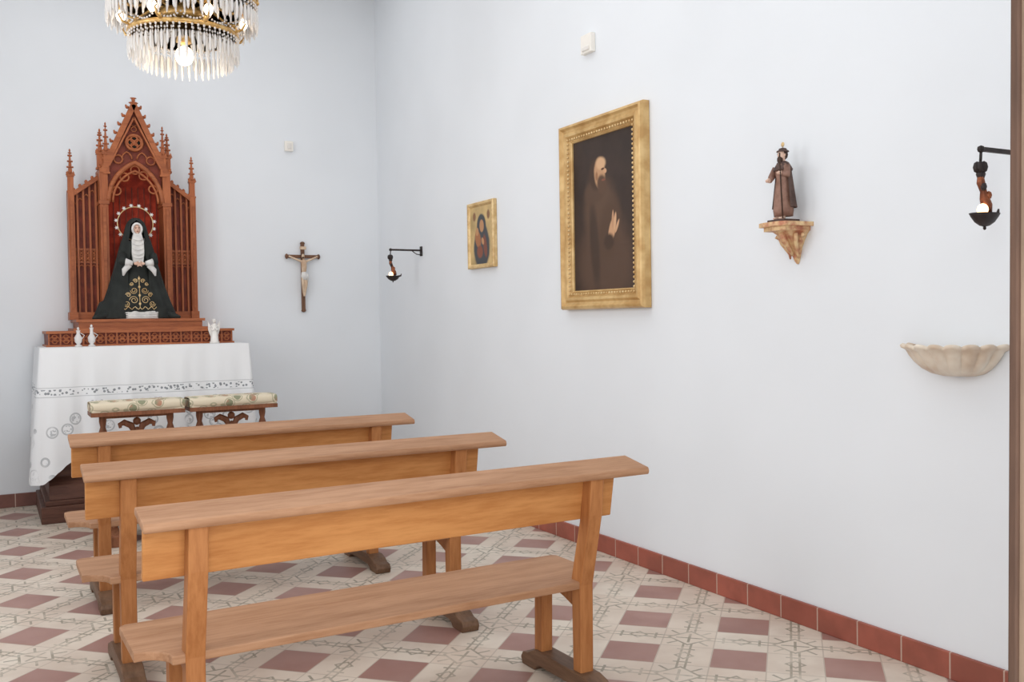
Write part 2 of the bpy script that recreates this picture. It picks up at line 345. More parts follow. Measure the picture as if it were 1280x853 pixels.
# ---------------- kneelers
def kneeler(x0,x1,name='prayer_kneeler'):
    b=MB(); y0=7.42; xc=(x0+x1)/2
    b.box(x0,x1,y0,y0+.27,.845,.875,'kn')
    def cs(u,v):
        x=x0+(x1-x0)*u; t=v*2*pi; e=1-.12*abs(2*u-1)**6
        return (x,y0+.135+.142*e*math.copysign(abs(cos(t))**.35,cos(t)),.912+.040*e*math.copysign(abs(sin(t))**.75,sin(t)))
    b.grid(cs,24,28,'floral'); b.box(x0+.004,x1-.004,y0+.01,y0+.26,.875,.925,'floral')
    prof=[(.022,.12),(.026,.16),(.015,.2),(.03,.26),(.034,.3),(.016,.36),(.024,.4),(.03,.5),(.018,.58),(.03,.62),(.016,.66),(.03,.72),(.018,.76),(.026,.8),(.026,.85)]
    for X in(x0+.09,x1-.09):
        b.lathe((X,y0+.135,0),prof,'kn',12)
        b.prism([(y0-.5,0),(y0-.44,0),(y0-.4,.05),(y0+.14,.05),(y0+.2,0),(y0+.27,0),(y0+.27,.06),(y0+.2,.12),(y0-.44,.12),(y0-.5,.07)],0,X-.03,X+.03,'kn')
        b.lathe((X,y0-.42,0),[(.018,.1),(.03,.13),(.016,.16),(.024,.2)],'kn',10)
    b.box(x0+.08,x1-.08,y0+.115,y0+.155,.5,.55,'kn'); b.box(x0+.08,x1-.08,y0+.115,y0+.155,.82,.85,'kn')
    yy=y0+.135
    for sgn in(-1,1):
        b.tube([(xc+sgn*a,yy,z) for a,z in((.15,.55),(.145,.60),(.11,.645),(.05,.67),(.02,.71),(.04,.76),(.09,.785),(.12,.77),(.115,.745))],[.022,.026,.024,.022,.022,.026,.024,.018,.012],'kn',8,flat=.7)
        b.tube([(xc+sgn*a,yy,z) for a,z in((.01,.55),(.05,.58),(.06,.62),(.02,.65))],[.018,.016,.014,.014],'kn',8,flat=.7)
        b.ell((xc+sgn*.12,yy,.66),(.028,.012,.02),'kn',8)
    b.ell((xc,yy,.70),(.035,.02,.05),'kn',10); b.ell((xc,yy,.79),(.03,.018,.03),'kn',10)
    b.box(x0,x1,y0-.5,y0-.12,.2,.23,'kn'); b.grid(lambda u,v:(x0+(x1-x0)*u,y0-.31+.19*math.copysign(abs(cos(v*2*pi))**.5,cos(v*2*pi)),.26+.035*math.copysign(abs(sin(v*2*pi))**.6,sin(v*2*pi))),16,20,'floral')
    b.box(x0+.005,x1-.005,y0-.48,y0-.14,.23,.28,'floral')
    for X in(x0+.09,x1-.09): b.bar((X,y0-.12,.215),(X,y0+.135,.215),.03,.03,'kn')
    return b.build(name,loc=(xc,y0,0),bevel=.003)
kneeler(.63,1.28); kneeler(1.315,1.975)
# ---------------- altar
b=MB()
b.box(.32,1.92,8.02,YB-.02,0,.13,'dark'); b.box(.35,1.89,8.05,YB-.02,.13,.17,'dark'); b.prism([(8.06,.17),(8.08,.28),(8.14,.34),(8.16,.55),(YB-.02,.55),(YB-.02,.17)],0,.38,1.86,'dark')
b.box(.46,1.80,8.22,YB-.02,.55,1.25,'dark'); b.box(.35,1.90,8.06,YB-.02,1.25,1.325,'dark')
b.build('altar_table',loc=(1.12,8.5,0),bevel=.006)
b=MB(); X0,X1,Y0,Y1=.34,1.91,8.05,8.93
per=[(Y1-Y0),(X1-X0),(Y1-Y0)]; T=sum(per)
def cloth(u,v):
    s=u*T
    if s<per[0]: p=(X0,Y1-s); n=(-1,0); dc=per[0]-s
    elif s<per[0]+per[1]: p=(X0+s-per[0],Y0); n=(0,-1); dc=min(s-per[0],per[0]+per[1]-s)
    else: p=(X1,Y0+s-per[0]-per[1]); n=(1,0); dc=s-per[0]-per[1]
    cn=math.exp(-(dc/.16)**2)
    left=s<per[0]+per[1]/2
    if cn>.02:
        cx,cy=(-1,-1) if left else (1,-1)
        k=cn*.5; n=(n[0]*(1-k)+cx*.7*k,n[1]*(1-k)+cy*.7*k)
    hem=.50-.17*cn-.02*sin(s*9)-.006*abs(sin(s*60))
    if s<per[0]: hem+=.10*min(1,dc/.6)
    z=1.338-(1.338-hem)*v
    t=v**.8
    off=.004+t*(.022+.021*sin(s*21+1.3*sin(s*5))+.008*sin(s*47))+.10*cn*v**1.0*(1 if left else .35)
    return (p[0]+n[0]*off,p[1]+n[1]*off,z)
b.grid(cloth,320,34,'lace')
b.box(X0,X1,Y0,Y1,1.328,1.34,'lace')
b.build('altar_cloth',loc=(1.12,8.5,0))
# ---------------- predella + retable
b=MB()
def arch(xl,xr,zs,h,n=10):
    a=(xr-xl)/2; R=(a*a+h*h)/(2*a); th=math.asin(min(1,h/R)); 
    if h>R: th=pi/2
    l=[(xl+R-R*cos(th*i/n),zs+R*sin(th*i/n)) for i in range(n+1)]
    return l+[(xl+xr-x,z) for x,z in l[::-1][1:]]
def quatre(b,x,y,z,r,m='rw',t=.25):
    for k in range(4):
        q=k*pi/2
        b.tube([(x+r*.5*cos(q)+r*.5*cos(a*pi/5),y,z+r*.5*sin(q)+r*.5*sin(a*pi/5)) for a in range(10)],r*t*.5,m,5,True)
b.box(.40,1.86,8.36,YB-.01,1.34,1.355,'rwh'); b.box(.415,1.845,8.38,YB-.01,1.355,1.445,'rd'); b.box(.40,1.86,8.35,YB-.01,1.445,1.465,'rwh')
n=17
for i in range(n+1):
    x=.42+(1.42)*i/n
    b.box(x-.006,x+.006,8.365,8.385,1.355,1.445,'rwh')
    if i<n: quatre(b,x+.71/n,8.375,1.40,.036,'rwh',.3)
b.box(.60,1.64,8.35,YB-.01,1.465,1.485,'rwh'); b.box(.64,1.60,8.38,YB-.01,1.485,1.535,'rwh'); b.box(.62,1.62,8.36,YB-.01,1.535,1.556,'rwh')
YP=8.66
def pinn(x,y,z0,z1,w):
    h=z1-z0; zs=z0+h*.38
    b.box(x-w/2,x+w/2,y-w/2,y+w/2,z0,zs,'rw')
    b.box(x-w*.65,x+w*.65,y-w*.65,y+w*.65,z0-.008,z0+.008,'rwh'); b.box(x-w*.62,x+w*.62,y-w*.62,y+w*.62,zs-.008,zs+.006,'rwh')
    for dx in(-1,1):
        b.prism([(x+dx*w*.5-w*.3,zs),(x+dx*w*.5+w*.3,zs),(x+dx*w*.5,zs+w*.9)],1,y-w*.6,y-w*.5,'rwh')
    b.bar((x,y,zs),(x,y,z1-.02),w*.8,w*.8,'rw',w1=w*.12,d1=w*.12)
    for i in range(4):
        t=(i+.5)/4.6; zz=zs+(z1-zs)*t; r=w*.42*(1-t)+w*.1
        for dx in(-1,1): b.ell((x+dx*r*1.15,y-w*.1,zz),(w*.17,w*.17,w*.2),'rw',6)
        b.ell((x,y-r*1.1,zz),(w*.17,w*.17,w*.2),'rw',6)
    b.ell((x,y,z1-.03),(w*.34,w*.34,w*.16),'rw',8); b.ell((x,y,z1-.01),(w*.16,w*.16,.016),'rw',8)
xc=1.125
for sg in(-1,1):
    xo,xi=xc+sg*.49,xc+sg*.25
    a,c=min(xo,xi),max(xo,xi)
    zo,zi=2.60,2.78
    b.prism([(xo,1.556),(xi,1.556),(xi,zi),(xo,zo)],1,8.83,8.93,'rd')
    b.bar((xo,8.80,zo),(xi,8.80,zi),.035,.07,'rwh',side=(0,0,1))
    for i in range(5):
        t=(i+.5)/5; b.ell((xo+(xi-xo)*t,8.79,zo+(zi-zo)*t+.028),(.014,.014,.02),'rw',6)
    nb=5
    for i in range(nb+1):
        x=xo+(xi-xo)*i/nb; zt=zo+(zi-zo)*i/nb
        b.box(x-.008,x+.008,8.795,8.84,1.556,zt-.01,'rw')
        if i<nb:
            x2=xo+(xi-xo)*(i+1)/nb; l,r=min(x,x2),max(x,x2); zz=min(zt,zo+(zi-zo)*(i+1)/nb)-.10
            b.tube([(px,8.81,pz) for px,pz in arch(l,r,zz,.045,5)],.006,'rwh',5)
            b.tube([(px,8.81,pz) for px,pz in arch(l,r,1.98,.04,5)],.005,'rwh',5)
            quatre(b,(l+r)/2,8.81,2.075,.024,'rwh',.35); quatre(b,(l+r)/2,8.81,2.12,.024,'rwh',.35)
            b.box(l,r,8.81,8.83,2.035,2.05,'rwh')
    b.box(a,c,8.805,8.84,2.145,2.16,'rwh'); b.box(a,c,8.79,8.87,1.556,1.62,'rwh')
    b.box(xo-.024,xo+.024,8.76,8.93,1.556,2.63,'rw'); b.box(xo-.034,xo+.034,8.75,8.94,1.556,1.62,'rwh'); b.box(xo-.008,xo+.008,8.75,8.77,1.65,2.55,'rwh')
    pinn(xo,8.80,2.63,2.985,.046)
    b.box(xi-.032,xi+.032,YP-.04,8.93,1.556,2.82,'rw'); b.box(xi-.042,xi+.042,YP-.05,8.94,1.556,1.63,'rwh'); b.box(xi-.012,xi+.012,YP-.055,YP-.03,1.66,2.5,'rwh')
    b.box(xi-.04,xi+.04,YP-.05,8.93,2.52,2.55,'rwh')
    pinn(xi+sg*.018,YP+.02,2.82,3.15,.05); pinn(xi-sg*.024,YP-.02,2.78,3.20,.044)
b.box(xc-.25,xc+.25,8.88,8.94,1.556,2.9,'velvet')
for i in range(9):
    x=xc-.2+.05*i; b.box(x-.003,x+.003,8.87,8.88,1.6,2.7,'rd')
ap=arch(xc-.215,xc+.215,2.54,.34,12)
b.tube([(x,YP-.03,z) for x,z in ap],.020,'rwh',8,flat=1)
b.tube([(x,YP-.03,z) for x,z in arch(xc-.18,xc+.18,2.54,.27,12)],.010,'rw',6)
for k in(.15,.35,.5,.65,.85):
    i=int(k*(len(ap)-1)); x,z=ap[i]; x2=x+(xc-x)*.25; z2=z+(2.60-z)*.22
    b.tube([(x2+.035*cos(t*pi/6),YP-.025,z2+.035*sin(t*pi/6)) for t in range(12)],.008,'rw',5,True)
out=arch(xc-.215,xc+.215,2.54,.34,12)
AP=3.35
def gz(x): return 2.81+(AP-2.81)*(1-abs(x-xc)/.24)
for i in range(len(out)-1):
    (xa,za),(xb,zb)=out[i],out[i+1]
    if xb<=xa: continue
    b.prism([(xa,za),(xb,zb),(xb,max(gz(xb),zb+.001)),(xa,max(gz(xa),za+.001))],1,YP+.0,YP+.04,'rd' )
for sg in(-1,1):
    b.bar((xc+sg*.26,YP-.02,2.78),(xc,YP-.02,AP+.02),.05,.045,'rwh',side=(0,1,0))
    b.bar((xc+sg*.205,YP-.03,2.84),(xc,YP-.03,AP-.09),.03,.014,'rw',side=(0,1,0))
    for i in range(8):
        t=(i+.4)/8; x=xc+sg*.26*(1-t)+sg*.03; z=2.78+(AP+.02-2.78)*t+.02
        b.ell((x,YP-.02,z),(.018,.016,.014),'rw',7); b.ell((x+sg*.01,YP-.02,z+.012),(.008,.01,.012),'rw',6)
    b.tube([(xc+sg*.13+.035*cos(t*pi/6),YP-.01,2.905+.035*sin(t*pi/6)) for t in range(12)],.008,'rwh',5,True)
    b.tube([(x,YP-.01,z) for x,z in arch(min(xc+sg*.02,xc+sg*.10),max(xc+sg*.02,xc+sg*.10),2.91,.06,5)],.007,'rwh',5)
b.tube([(xc+.065*cos(t*pi/10),YP-.02,3.05+.065*sin(t*pi/10)) for t in range(20)],.012,'rwh',6,True)
b.ell((xc,YP-.002,3.05),(.055,.008,.055),'black',16); quatre(b,xc,YP-.02,3.05,.055,'rw',.3)
for t in range(2): b.tube([(xc+.022*cos(q*pi/5),YP-.01,3.165+.045*t+.02*sin(q*pi/5)) for q in range(10)],.005,'rwh',5,True)
b.box(xc-.016,xc+.016,YP-.036,YP-.004,AP,AP+.03,'rw'); b.ell((xc,YP-.02,AP+.035),(.04,.02,.012),'rw',10); b.ell((xc,YP-.02,AP+.06),(.016,.016,.024),'rw',8); b.ell((xc,YP-.02,AP+.075),(.028,.014,.008),'rw',8)
b.build('gothic_altarpiece',loc=(xc,8.9,1.34))
# ---------------- Virgin statue
SX,SY=1.105,8.52
E=empty('virgin_mary_statue',(SX,SY,1.556))
b=MB()
prof=[(1.56,.315,.13),(1.60,.30,.13),(1.7,.262,.125),(1.82,.222,.12),(1.94,.188,.115),(2.05,.160,.105),(2.13,.140,.098),(2.19,.122,.09),(2.235,.106,.082),(2.28,.094,.076),(2.33,.082,.07),(2.37,.062,.058),(2.395,.035,.034),(2.402,.008,.008)]
def mantle(u,v):
    i=v*(len(prof)-1); k=min(int(i),len(prof)-2); t=i-k
    z,w,d=[prof[k][q]*(1-t)+prof[k+1][q]*t for q in range(3)]
    op=.20+.28*max(0,1-abs(z-1.98)/.4)
    if z>2.2: op=.62
    if z>2.345: op=.62*max(0,(2.38-z))/.035
    a=-pi/2+op+(2*pi-2*op)*u; fold=1+.035*sin(a*13)*max(0,(2.2-z))/.6
    return (SX+w*cos(a)*fold-(.03*(1-v) if cos(a)<0 else 0)*(1 if z<1.7 else 0),SY+d*sin(a)*fold,z)
b.grid(mantle,90,80,'black')
b.tube([(SX-.20,SY-.05,1.60),(SX-.30,SY-.08,1.575),(SX-.355,SY-.12,1.567)],[.045,.028,.012],'black',10)
b.tube([(SX+.20,SY-.05,1.60),(SX+.28,SY-.08,1.575),(SX+.32,SY-.11,1.567)],[.04,.026,.012],'black',10)
b.build('mantle',parent=E,solid=.006)
b=MB()
b.lathe((SX,SY-.03,0),[(.16,1.60),(.175,1.63),(.155,1.75),(.12,1.9),(.085,2.0),(.075,2.08),(.09,2.15),(.06,2.2)],'black',28,1,.68,flute=.03,fn=9)
b.lathe((SX,SY-.03,0),[(.19,1.556),(.19,1.60),(.18,1.62)],'whitecloth',28,1,.62,flute=.02,fn=14)
for i in range(4): b.lathe((SX,SY-.03,0),[(.193,1.56+.014*i),(.196,1.565+.014*i),(.193,1.57+.014*i)],'whitecloth',28,1,.62)
b.build('dress',parent=E)
b=MB()
b.tube([(SX+.035*cos(t*pi/8),SY-.078,2.30+.047*sin(t*pi/8)) for t in range(16)],.010,'whitecloth',6,True)
b.prism([(SX-.030,2.262),(SX+.030,2.262),(SX+.046,2.20),(SX+.048,2.10),(SX+.038,2.02),(SX-.038,2.02),(SX-.048,2.10),(SX-.046,2.20)],1,SY-.105,SY-.04,'whitecloth')
for z in(2.22,2.18,2.14,2.10,2.07): b.tube([(SX+.040*t/4,SY-.108,z-.014*(1-(t/4)**2)) for t in range(-4,5)],.005,'whitecloth',5)
for sg in(-1,1):
    b.tube([(SX+sg*.12,SY-.08,2.09),(SX+sg*.125,SY-.12,2.03),(SX+sg*.06,SY-.15,2.01)],[.03,.034,.024],'black',10)
    b.tube([(SX+sg*.105,SY-.145,2.02),(SX+sg*.05,SY-.155,2.012)],[.034,.018],'whitecloth',12)
    b.tube([(SX+sg*.075,SY-.152,2.0),(SX+sg*.115,SY-.15,1.955),(SX+sg*.125,SY-.15,1.91)],[.024,.022,.006],'whitecloth',8,flat=.4)
b.build('bib_and_cuffs',parent=E)
b=MB()
b.ell((SX,SY-.055,2.30),(.030,.040,.042),'skin',16); b.ell((SX,SY-.096,2.295),(.005,.008,.010),'skin',8); b.ell((SX,SY-.084,2.27),(.012,.012,.009),'skin',8)
b.tube([(SX,SY-.04,2.28),(SX,SY-.03,2.2)],.02,'skin',10)
for sg in(-1,1):
    b.ell((SX+sg*.022,SY-.165,2.01),(.024,.010,.014),'skin',8)
    for k in range(4): b.tube([(SX+sg*.012,SY-.171,2.018-.007*k),(SX-sg*.006,SY-.179,2.014-.007*k),(SX-sg*.018,SY-.175,2.006-.007*k)],[.004,.0036,.0028],'skin',6)
    b.tube([(SX+sg*.02,SY-.168,2.02),(SX+sg*.006,SY-.175,2.032)],[.0045,.003],'skin',6)
b.build('face_and_hands',parent=E)
b=MB()
for sg in(-1,1): b.ell((SX+sg*.011,SY-.091,2.305),(.005,.003,.003),'hair',8); b.tube([(SX+sg*.005,SY-.094,2.313),(SX+sg*.012,SY-.094,2.316),(SX+sg*.019,SY-.088,2.312)],.0015,'hair',5)
b.tube([(SX-.008,SY-.095,2.281),(SX,SY-.097,2.28),(SX+.008,SY-.095,2.281)],.002,'velvet',5)
b.build('eyes_and_mouth',parent=E)
b=MB()
HZ=2.355; R=.14
b.tube([(SX+R*cos(t*pi/24),SY+.02,HZ+R*sin(t*pi/24)) for t in range(48)],.004,'goldpale',6,True)
for k in range(14):
    q=-pi/2+.5+(2*pi-1.0)*k/13; cx,cz=SX+(R+.012)*cos(q),HZ+(R+.012)*sin(q)
    pl=[(cx+(.018 if j%2==0 else .008)*cos(j*pi/6),cz+(.018 if j%2==0 else .008)*sin(j*pi/6)) for j in range(12)]
    b.prism(pl,1,SY+.012,SY+.022,'whitecloth')
def onskirt(x,z):
    w=.175-(z-1.63)*.20; w=max(w,.07); q=max(-.98,min(.98,x/w)); return (SX+x,SY-.03-w*.70*math.sqrt(1-q*q)-.003,z)
def spiral(cx,cz,r,sg,turn=1.6,n=22,up=1):
    return [onskirt(cx+sg*r*(1-.75*t/n)*cos(turn*2*pi*t/n),cz+up*r*(1-.75*t/n)*sin(turn*2*pi*t/n)) for t in range(n+1)]
for sg in(-1,1):
    for (cx,cz,r,up) in((.045,1.71,.034,1),(.10,1.68,.026,-1),(.042,1.79,.028,-1),(.085,1.755,.020,1),(.028,1.87,.018,1),(.058,1.845,.015,-1)):
        b.tube(spiral(sg*cx,cz,r,sg,up=up),.0028,'goldpale',5)
    b.tube([onskirt(sg*.15*(1-t/12),1.645+.012*sin(t*1.6)) for t in range(13)],.003,'goldpale',5)
b.tube([onskirt(0,1.65+.26*t/10) for t in range(11)],.0026,'goldpale',5)
for z in(1.68,1.75,1.82,1.89): b.ell(onskirt(0,z),(.010,.004,.012),'goldpale',8)
b.build('halo_and_embroidery',parent=E)
# ---------------- small altar things
b=MB(); ax,ay=1.67,8.24
b.lathe((ax,ay,1.34),[(.035,0),(.04,.01),(.032,.02),(.03,.06),(.022,.12),(.026,.15),(.012,.17)],'porcelain',14,flute=.06,fn=6)
b.ell((ax,ay,1.34+.19),(.016,.017,.02),'porcelain',10)
for sg in(-1,1):
    b.prism([(ax+sg*.015,1.47),(ax+sg*.05,1.53),(ax+sg*.048,1.46),(ax+sg*.03,1.40)],1,ay+.012,ay+.022,'porcelain'); b.tube([(ax+sg*.025,ay,1.48),(ax+sg*.02,ay-.03,1.45),(ax,ay-.04,1.47)],[.009,.008,.006],'porcelain',6)
b.build('angel_figurine',loc=(ax,ay,1.34))
for (gx,gy,h) in((.62,8.2,.13),(.72,8.24,.15)):
    b=MB(); b.lathe((gx,gy,1.34),[(.025,0),(.028,.008),(.012,.02),(.026,.04),(.03,.07),(.014,.1),(.012,h-.02),(.017,h)],'crystal',16); b.ell((gx,gy,1.34+h+.012),(.01,.01,.014),'crystal',8)
    b.tube([(gx+.026,gy,1.40),(gx+.045,gy,1.43),(gx+.014,gy,1.45)],.003,'crystal',6)
    b.build('glass_cruet',loc=(gx,gy,1.34))
# ---------------- crucifix
CX,CZ,CY=2.65,2.135,YB-.02
E=empty('crucifix',(CX,CY,1.93))
b=MB()
b.box(CX-.016,CX+.016,CY-.012,CY+.018,1.62,2.26,'crosswood'); b.box(CX-.155,CX+.155,CY-.012,CY+.010,CZ-.015,CZ+.015,'crosswood')
for p in((CX,2.26,0),(CX,1.62,0),(CX-.155,CZ,1),(CX+.155,CZ,1)):
    if p[2]: b.ell((p[0],CY-.002,p[1]),(.018,.014,.026),'crosswood',8)
    else: b.ell((p[0],CY-.002,p[1]),(.026,.014,.018),'crosswood',8)
b.box(CX-.03,CX+.03,CY-.02,CY-.012,2.20,2.23,'ivory')
b.build('cross',parent=E,bevel=.003)
b=MB(); y=CY-.035
b.tube([(CX,y,2.10),(CX,y-.004,2.07),(CX,y-.006,2.03),(CX,y,1.98),(CX+.004,y-.002,1.95)],[.018,.028,.027,.02,.025],'ivory',10,flat=.7)
for sg in(-1,1):
    b.tube([(CX+sg*.018,y,2.085),(CX+sg*.07,y+.004,2.105),(CX+sg*.125,y+.012,2.13)],[.013,.010,.008],'ivory',8)
    b.ell((CX+sg*.133,y+.012,2.133),(.012,.007,.009),'ivory',8)
    b.tube([(CX+sg*.013,y,1.95),(CX+sg*.016,y-.018,1.87),(CX+sg*.008,y,1.79),(CX+sg*.004,y-.004,1.765)],[.016,.014,.009,.008],'ivory',8)
b.ell((CX-.004,y-.01,1.76),(.012,.016,.008),'ivory',8)
b.tube([(CX,y,2.09),(CX-.006,y-.006,2.12)],.010,'ivory',8); b.ell((CX-.01,y-.012,2.137),(.015,.017,.021),'ivory',12)
b.build('christ_body',parent=E,remesh=.003)
b=MB(); b.ell((CX-.009,y-.002,2.142),(.019,.018,.022),'hair',10); b.ell((CX-.012,y-.022,2.122),(.009,.008,.01),'hair',8)
b.build('hair_and_beard',parent=E)
b=MB(); b.tube([(CX,y,1.985),(CX+.003,y-.003,1.95),(CX+.003,y-.004,1.91)],[.024,.033,.03],'whitecloth',12,flat=.75); b.tube([(CX+.028,y-.01,1.97),(CX+.036,y-.01,1.92),(CX+.03,y-.01,1.88)],[.01,.01,.004],'whitecloth',6)
b.build('loincloth',parent=E)
# wall fittings
b=MB(); b.box(2.50,2.58,YB-.03,YB,3.13,3.225,'plastic'); b.box(2.52,2.56,YB-.038,YB-.03,3.15,3.205,'porcelain'); b.build('wall_switch',loc=(2.54,YB,3.18),bevel=.004)
b=MB(); b.box(XW-.035,XW,5.08,5.20,3.20,3.32,'plastic'); b.box(XW-.042,XW-.035,5.10,5.18,3.215,3.24,'porcelain'); b.build('wall_junction_box',loc=(XW,5.15,3.26),bevel=.006)
# ---------------- framed pictures
def frame(name,y0,y1,z0,z1,w,prof,canvas,mt='goldpaint',carve=True):
    b=MB(); yc,zc=(y0+y1)/2,(z0+z1)/2; hw,hh=(y1-y0)/2,(z1-z0)/2; XX=XW-.002
    rings=[]
    for (ins,h) in prof:
        rings.append([(XX-h,yc+sy*(hw-ins),zc+sz*(hh-ins)) for sy,sz in((-1,-1),(1,-1),(1,1),(-1,1))])
    for i in range(len(rings)-1):
        for k in range(4):
            b.add([rings[i][k],rings[i][(k+1)%4],rings[i+1][(k+1)%4],rings[i+1][k]],[(0,1,2,3)],mt)
    ins=prof[-1][0]; h=prof[-1][1]
    b.box(XX-h-.001,XX-h+.004,yc-hw+ins,yc+hw-ins,zc-hh+ins,zc+hh-ins,canvas)
    ci=carve; n=int((hw-ci)*2/.028)
    def bead(y,z,r=.009): b.ell((XX-carveh,y,z),(.008,r,r),'goldpale',6)
    for i in range(n+1):
        yy=yc-hw+ci+(2*(hw-ci))*i/n
        bead(yy,zc-hh+ci); bead(yy,zc+hh-ci)
    n=int((hh-ci)*2/.028)
    for i in range(1,n):
        zz=zc-hh+ci+(2*(hh-ci))*i/n
        bead(yc-hw+ci,zz); bead(yc+hw-ci,zz)
    return b.build(name,loc=(XX,yc,zc),bevel=0)
carveh=.05
frame('framed_oil_painting',4.525,5.445,1.56,2.775,.12,[(0,0),(0,.045),(.008,.062),(.022,.066),(.034,.05),(.048,.046),(.062,.058),(.078,.056),(.092,.034),(.108,.03),(.114,.036),(.122,.03),(.124,.02)],'paint',carve=.1)
carveh=.03
frame('framed_icon',6.45,6.90,1.91,2.43,.03,[(0,0),(0,.03),(.006,.035),(.02,.033),(.03,.024),(.034,.018)],'icon',mt='goldpale',carve=.017)
# ---------------- lamps
def lamp(yw,zw):
    b=MB(); x=XW; t=-.31
    b.box(x-.012,x,yw-.018,yw+.018,zw-.05,zw+.035,'iron'); b.bar((x,yw,zw),(x+t,yw,zw+.0),.012,.016,'iron',side=(0,1,0))
    b.tube([(x-.01,yw,zw-.04),(x-.05,yw,zw-.035),(x-.085,yw,zw-.012),(x-.10,yw,zw)],.004,'iron',6)
    X=x+t+.012
    b.ell((X,yw,zw),(.016,.012,.014),'iron',8); b.tube([(X,yw,zw),(X-.004,yw,zw-.05)],.005,'iron',6)
    for k in range(5):
        q=k*2*pi/5; b.ell((X+.012*cos(q)-.004,yw+.012*sin(q),zw-.065),(.015,.013,.022),'iron',8)
    b.ell((X-.002,yw,zw-.09),(.018,.016,.02),'iron',8)
    S=[(X-.005,zw-.09),(X-.002,zw-.12),(X+.012,zw-.15),(X+.018,zw-.175),(X+.030,zw-.20),(X+.042,zw-.225)]
    b.tube([(a,yw,c) for a,c in S],[.010,.015,.012,.017,.020,.012],'bronze',10)
    b.ell((X+.024,yw-.012,zw-.165),(.012,.012,.016),'bronze',8); b.ell((X+.0,yw-.01,zw-.135),(.013,.01,.016),'iron',8)
    bx,bz=X+.018,zw-.235
    b.lathe((bx,yw,bz),[(.004,-.042),(.02,-.038),(.04,-.025),(.056,-.004),(.062,.006),(.056,.004),(.04,-.010),(.004,-.02)],'iron',20,1.08,.7)
    b.ell((bx,yw,bz-.046),(.006,.006,.008),'iron',8)
    b.tube([(bx+.05,yw,bz),(bx+.075,yw,bz+.008),(bx+.08,yw,bz+.025)],[.01,.007,.003],'iron',6)
    b.ell((bx-.022,yw-.008,bz+.018),(.020,.019,.022),'bulbw',12)
    return b.build('wall_sconce_lamp',loc=(x,yw,zw))
lamp(7.9,2.135); lamp(2.19,2.085)
# ---------------- saint figurine on bracket
GX,GY=3.335,3.365
b=MB()
q=.80; TZ=1.942
def P2(l): return [(XW+(x)*q,GY+y*q) for x,y in l]
b.prism(P2([(-.21,-.11),(0,-.125),(0,.125),(-.21,.11),(-.235,.05),(-.235,-.05)]),2,TZ-.02,TZ,'console')
b.prism(P2([(-.19,-.09),(0,-.10),(0,.10),(-.19,.09),(-.21,0)]),2,TZ-.04,TZ-.02,'console')
b.lathe((XW,GY,TZ-1.955),[(.008,1.76),(.020,1.775),(.026,1.79),(.038,1.815),(.052,1.84),(.078,1.87),(.108,1.90),(.138,1.918)],'console',24,1,.62,a0=pi/2,a1=1.5*pi,flute=.10,fn=10)
for sg in(-1,1):
    b.tube([(XW-.04-.016*cos(t*.55),GY+sg*(.068-.022*(t/14))+sg*.018*cos(t*.55),TZ-.07+.018*sin(t*.55)) for t in range(12)],[.010-.0006*t for t in range(12)],'console',6)
    b.tube([(XW-.07,GY+sg*.056,TZ-.05),(XW-.06,GY+sg*.044,TZ-.095),(XW-.03,GY+sg*.024,TZ-.145),(XW-.024,GY+sg*.028,TZ-.17)],[.012,.011,.009,.004],'console',6)
b.tube([(XW-.11,GY,TZ-.045),(XW-.09,GY,TZ-.085),(XW-.055,GY,TZ-.125),(XW-.035,GY,TZ-.155)],[.017,.017,.012,.007],'console',8)
b.build('gilded_wall_bracket',loc=(XW,GY,1.86))
B0=TZ
E=empty('saint_figurine',(GX,GY,B0))
b=MB(); b.box(GX-.05,GX+.05,GY-.055,GY+.055,B0,B0+.014,'cape')
b.lathe((GX,GY,B0),[(.046,.03),(.05,.06),(.046,.12),(.038,.18),(.034,.21),(.042,.25),(.036,.275),(.016,.29)],'robe',28,.85,1,flute=.07,fn=9)
b.tube([(GX-.01,GY+.035,B0+.262),(GX-.025,GY+.05,B0+.22),(GX-.055,GY+.03,B0+.20)],[.017,.016,.012],'robe',10)
b.tube([(GX-.01,GY-.035,B0+.262),(GX-.025,GY-.052,B0+.22),(GX-.055,GY-.045,B0+.225)],[.017,.016,.012],'robe',10)
b.build('robe',parent=E)
b=MB()
def cape(u,v):
    a=-pi*.62+pi*1.24*u; z=.27-.2*v; r=.036+.028*v*(1+.12*sin(a*9)); return (GX+r*cos(a)*.85+.004,GY+r*sin(a)*1.05,B0+z)
b.grid(cape,40,14,'cape'); b.lathe((GX,GY,B0),[(.047,.245),(.05,.252),(.03,.285),(.018,.292)],'cape',20,.85,1)
b.build('cape',parent=E,solid=.004)
b=MB(); hz=B0+.32
b.tube([(GX,GY,B0+.28),(GX-.004,GY,hz)],.012,'skin',8); b.ell((GX-.006,GY,hz),(.022,.019,.026),'skin',14); b.ell((GX-.029,GY,hz-.002),(.006,.004,.007),'skin',6)
for sg in(-1,1):
    b.ell((GX-.064,GY+(.028 if sg>0 else -.046),B0+(.20 if sg>0 else .228)),(.011,.009,.012),'skin',8)
    for k in range(4): b.tube([(GX-.068,GY+(.022 if sg>0 else -.052)+.004*k,B0+(.2 if sg>0 else .228)+.005),(GX-.078,GY+(.022 if sg>0 else -.052)+.004*k,B0+(.2 if sg>0 else .228)),(GX-.072,GY+(.022 if sg>0 else -.052)+.004*k,B0+(.2 if sg>0 else .228)-.008)],.003,'skin',5)
    b.tube([(GX-.015,GY+sg*.018,B0+.055),(GX-.018,GY+sg*.018,B0+.018)],[.012,.010],'skin',8); b.ell((GX-.03,GY+sg*.018,B0+.02),(.02,.009,.007),'skin',8)
    b.ell((GX-.006,GY+sg*.02,hz),(.004,.003,.007),'skin',6)
b.build('head_hands_feet',parent=E)
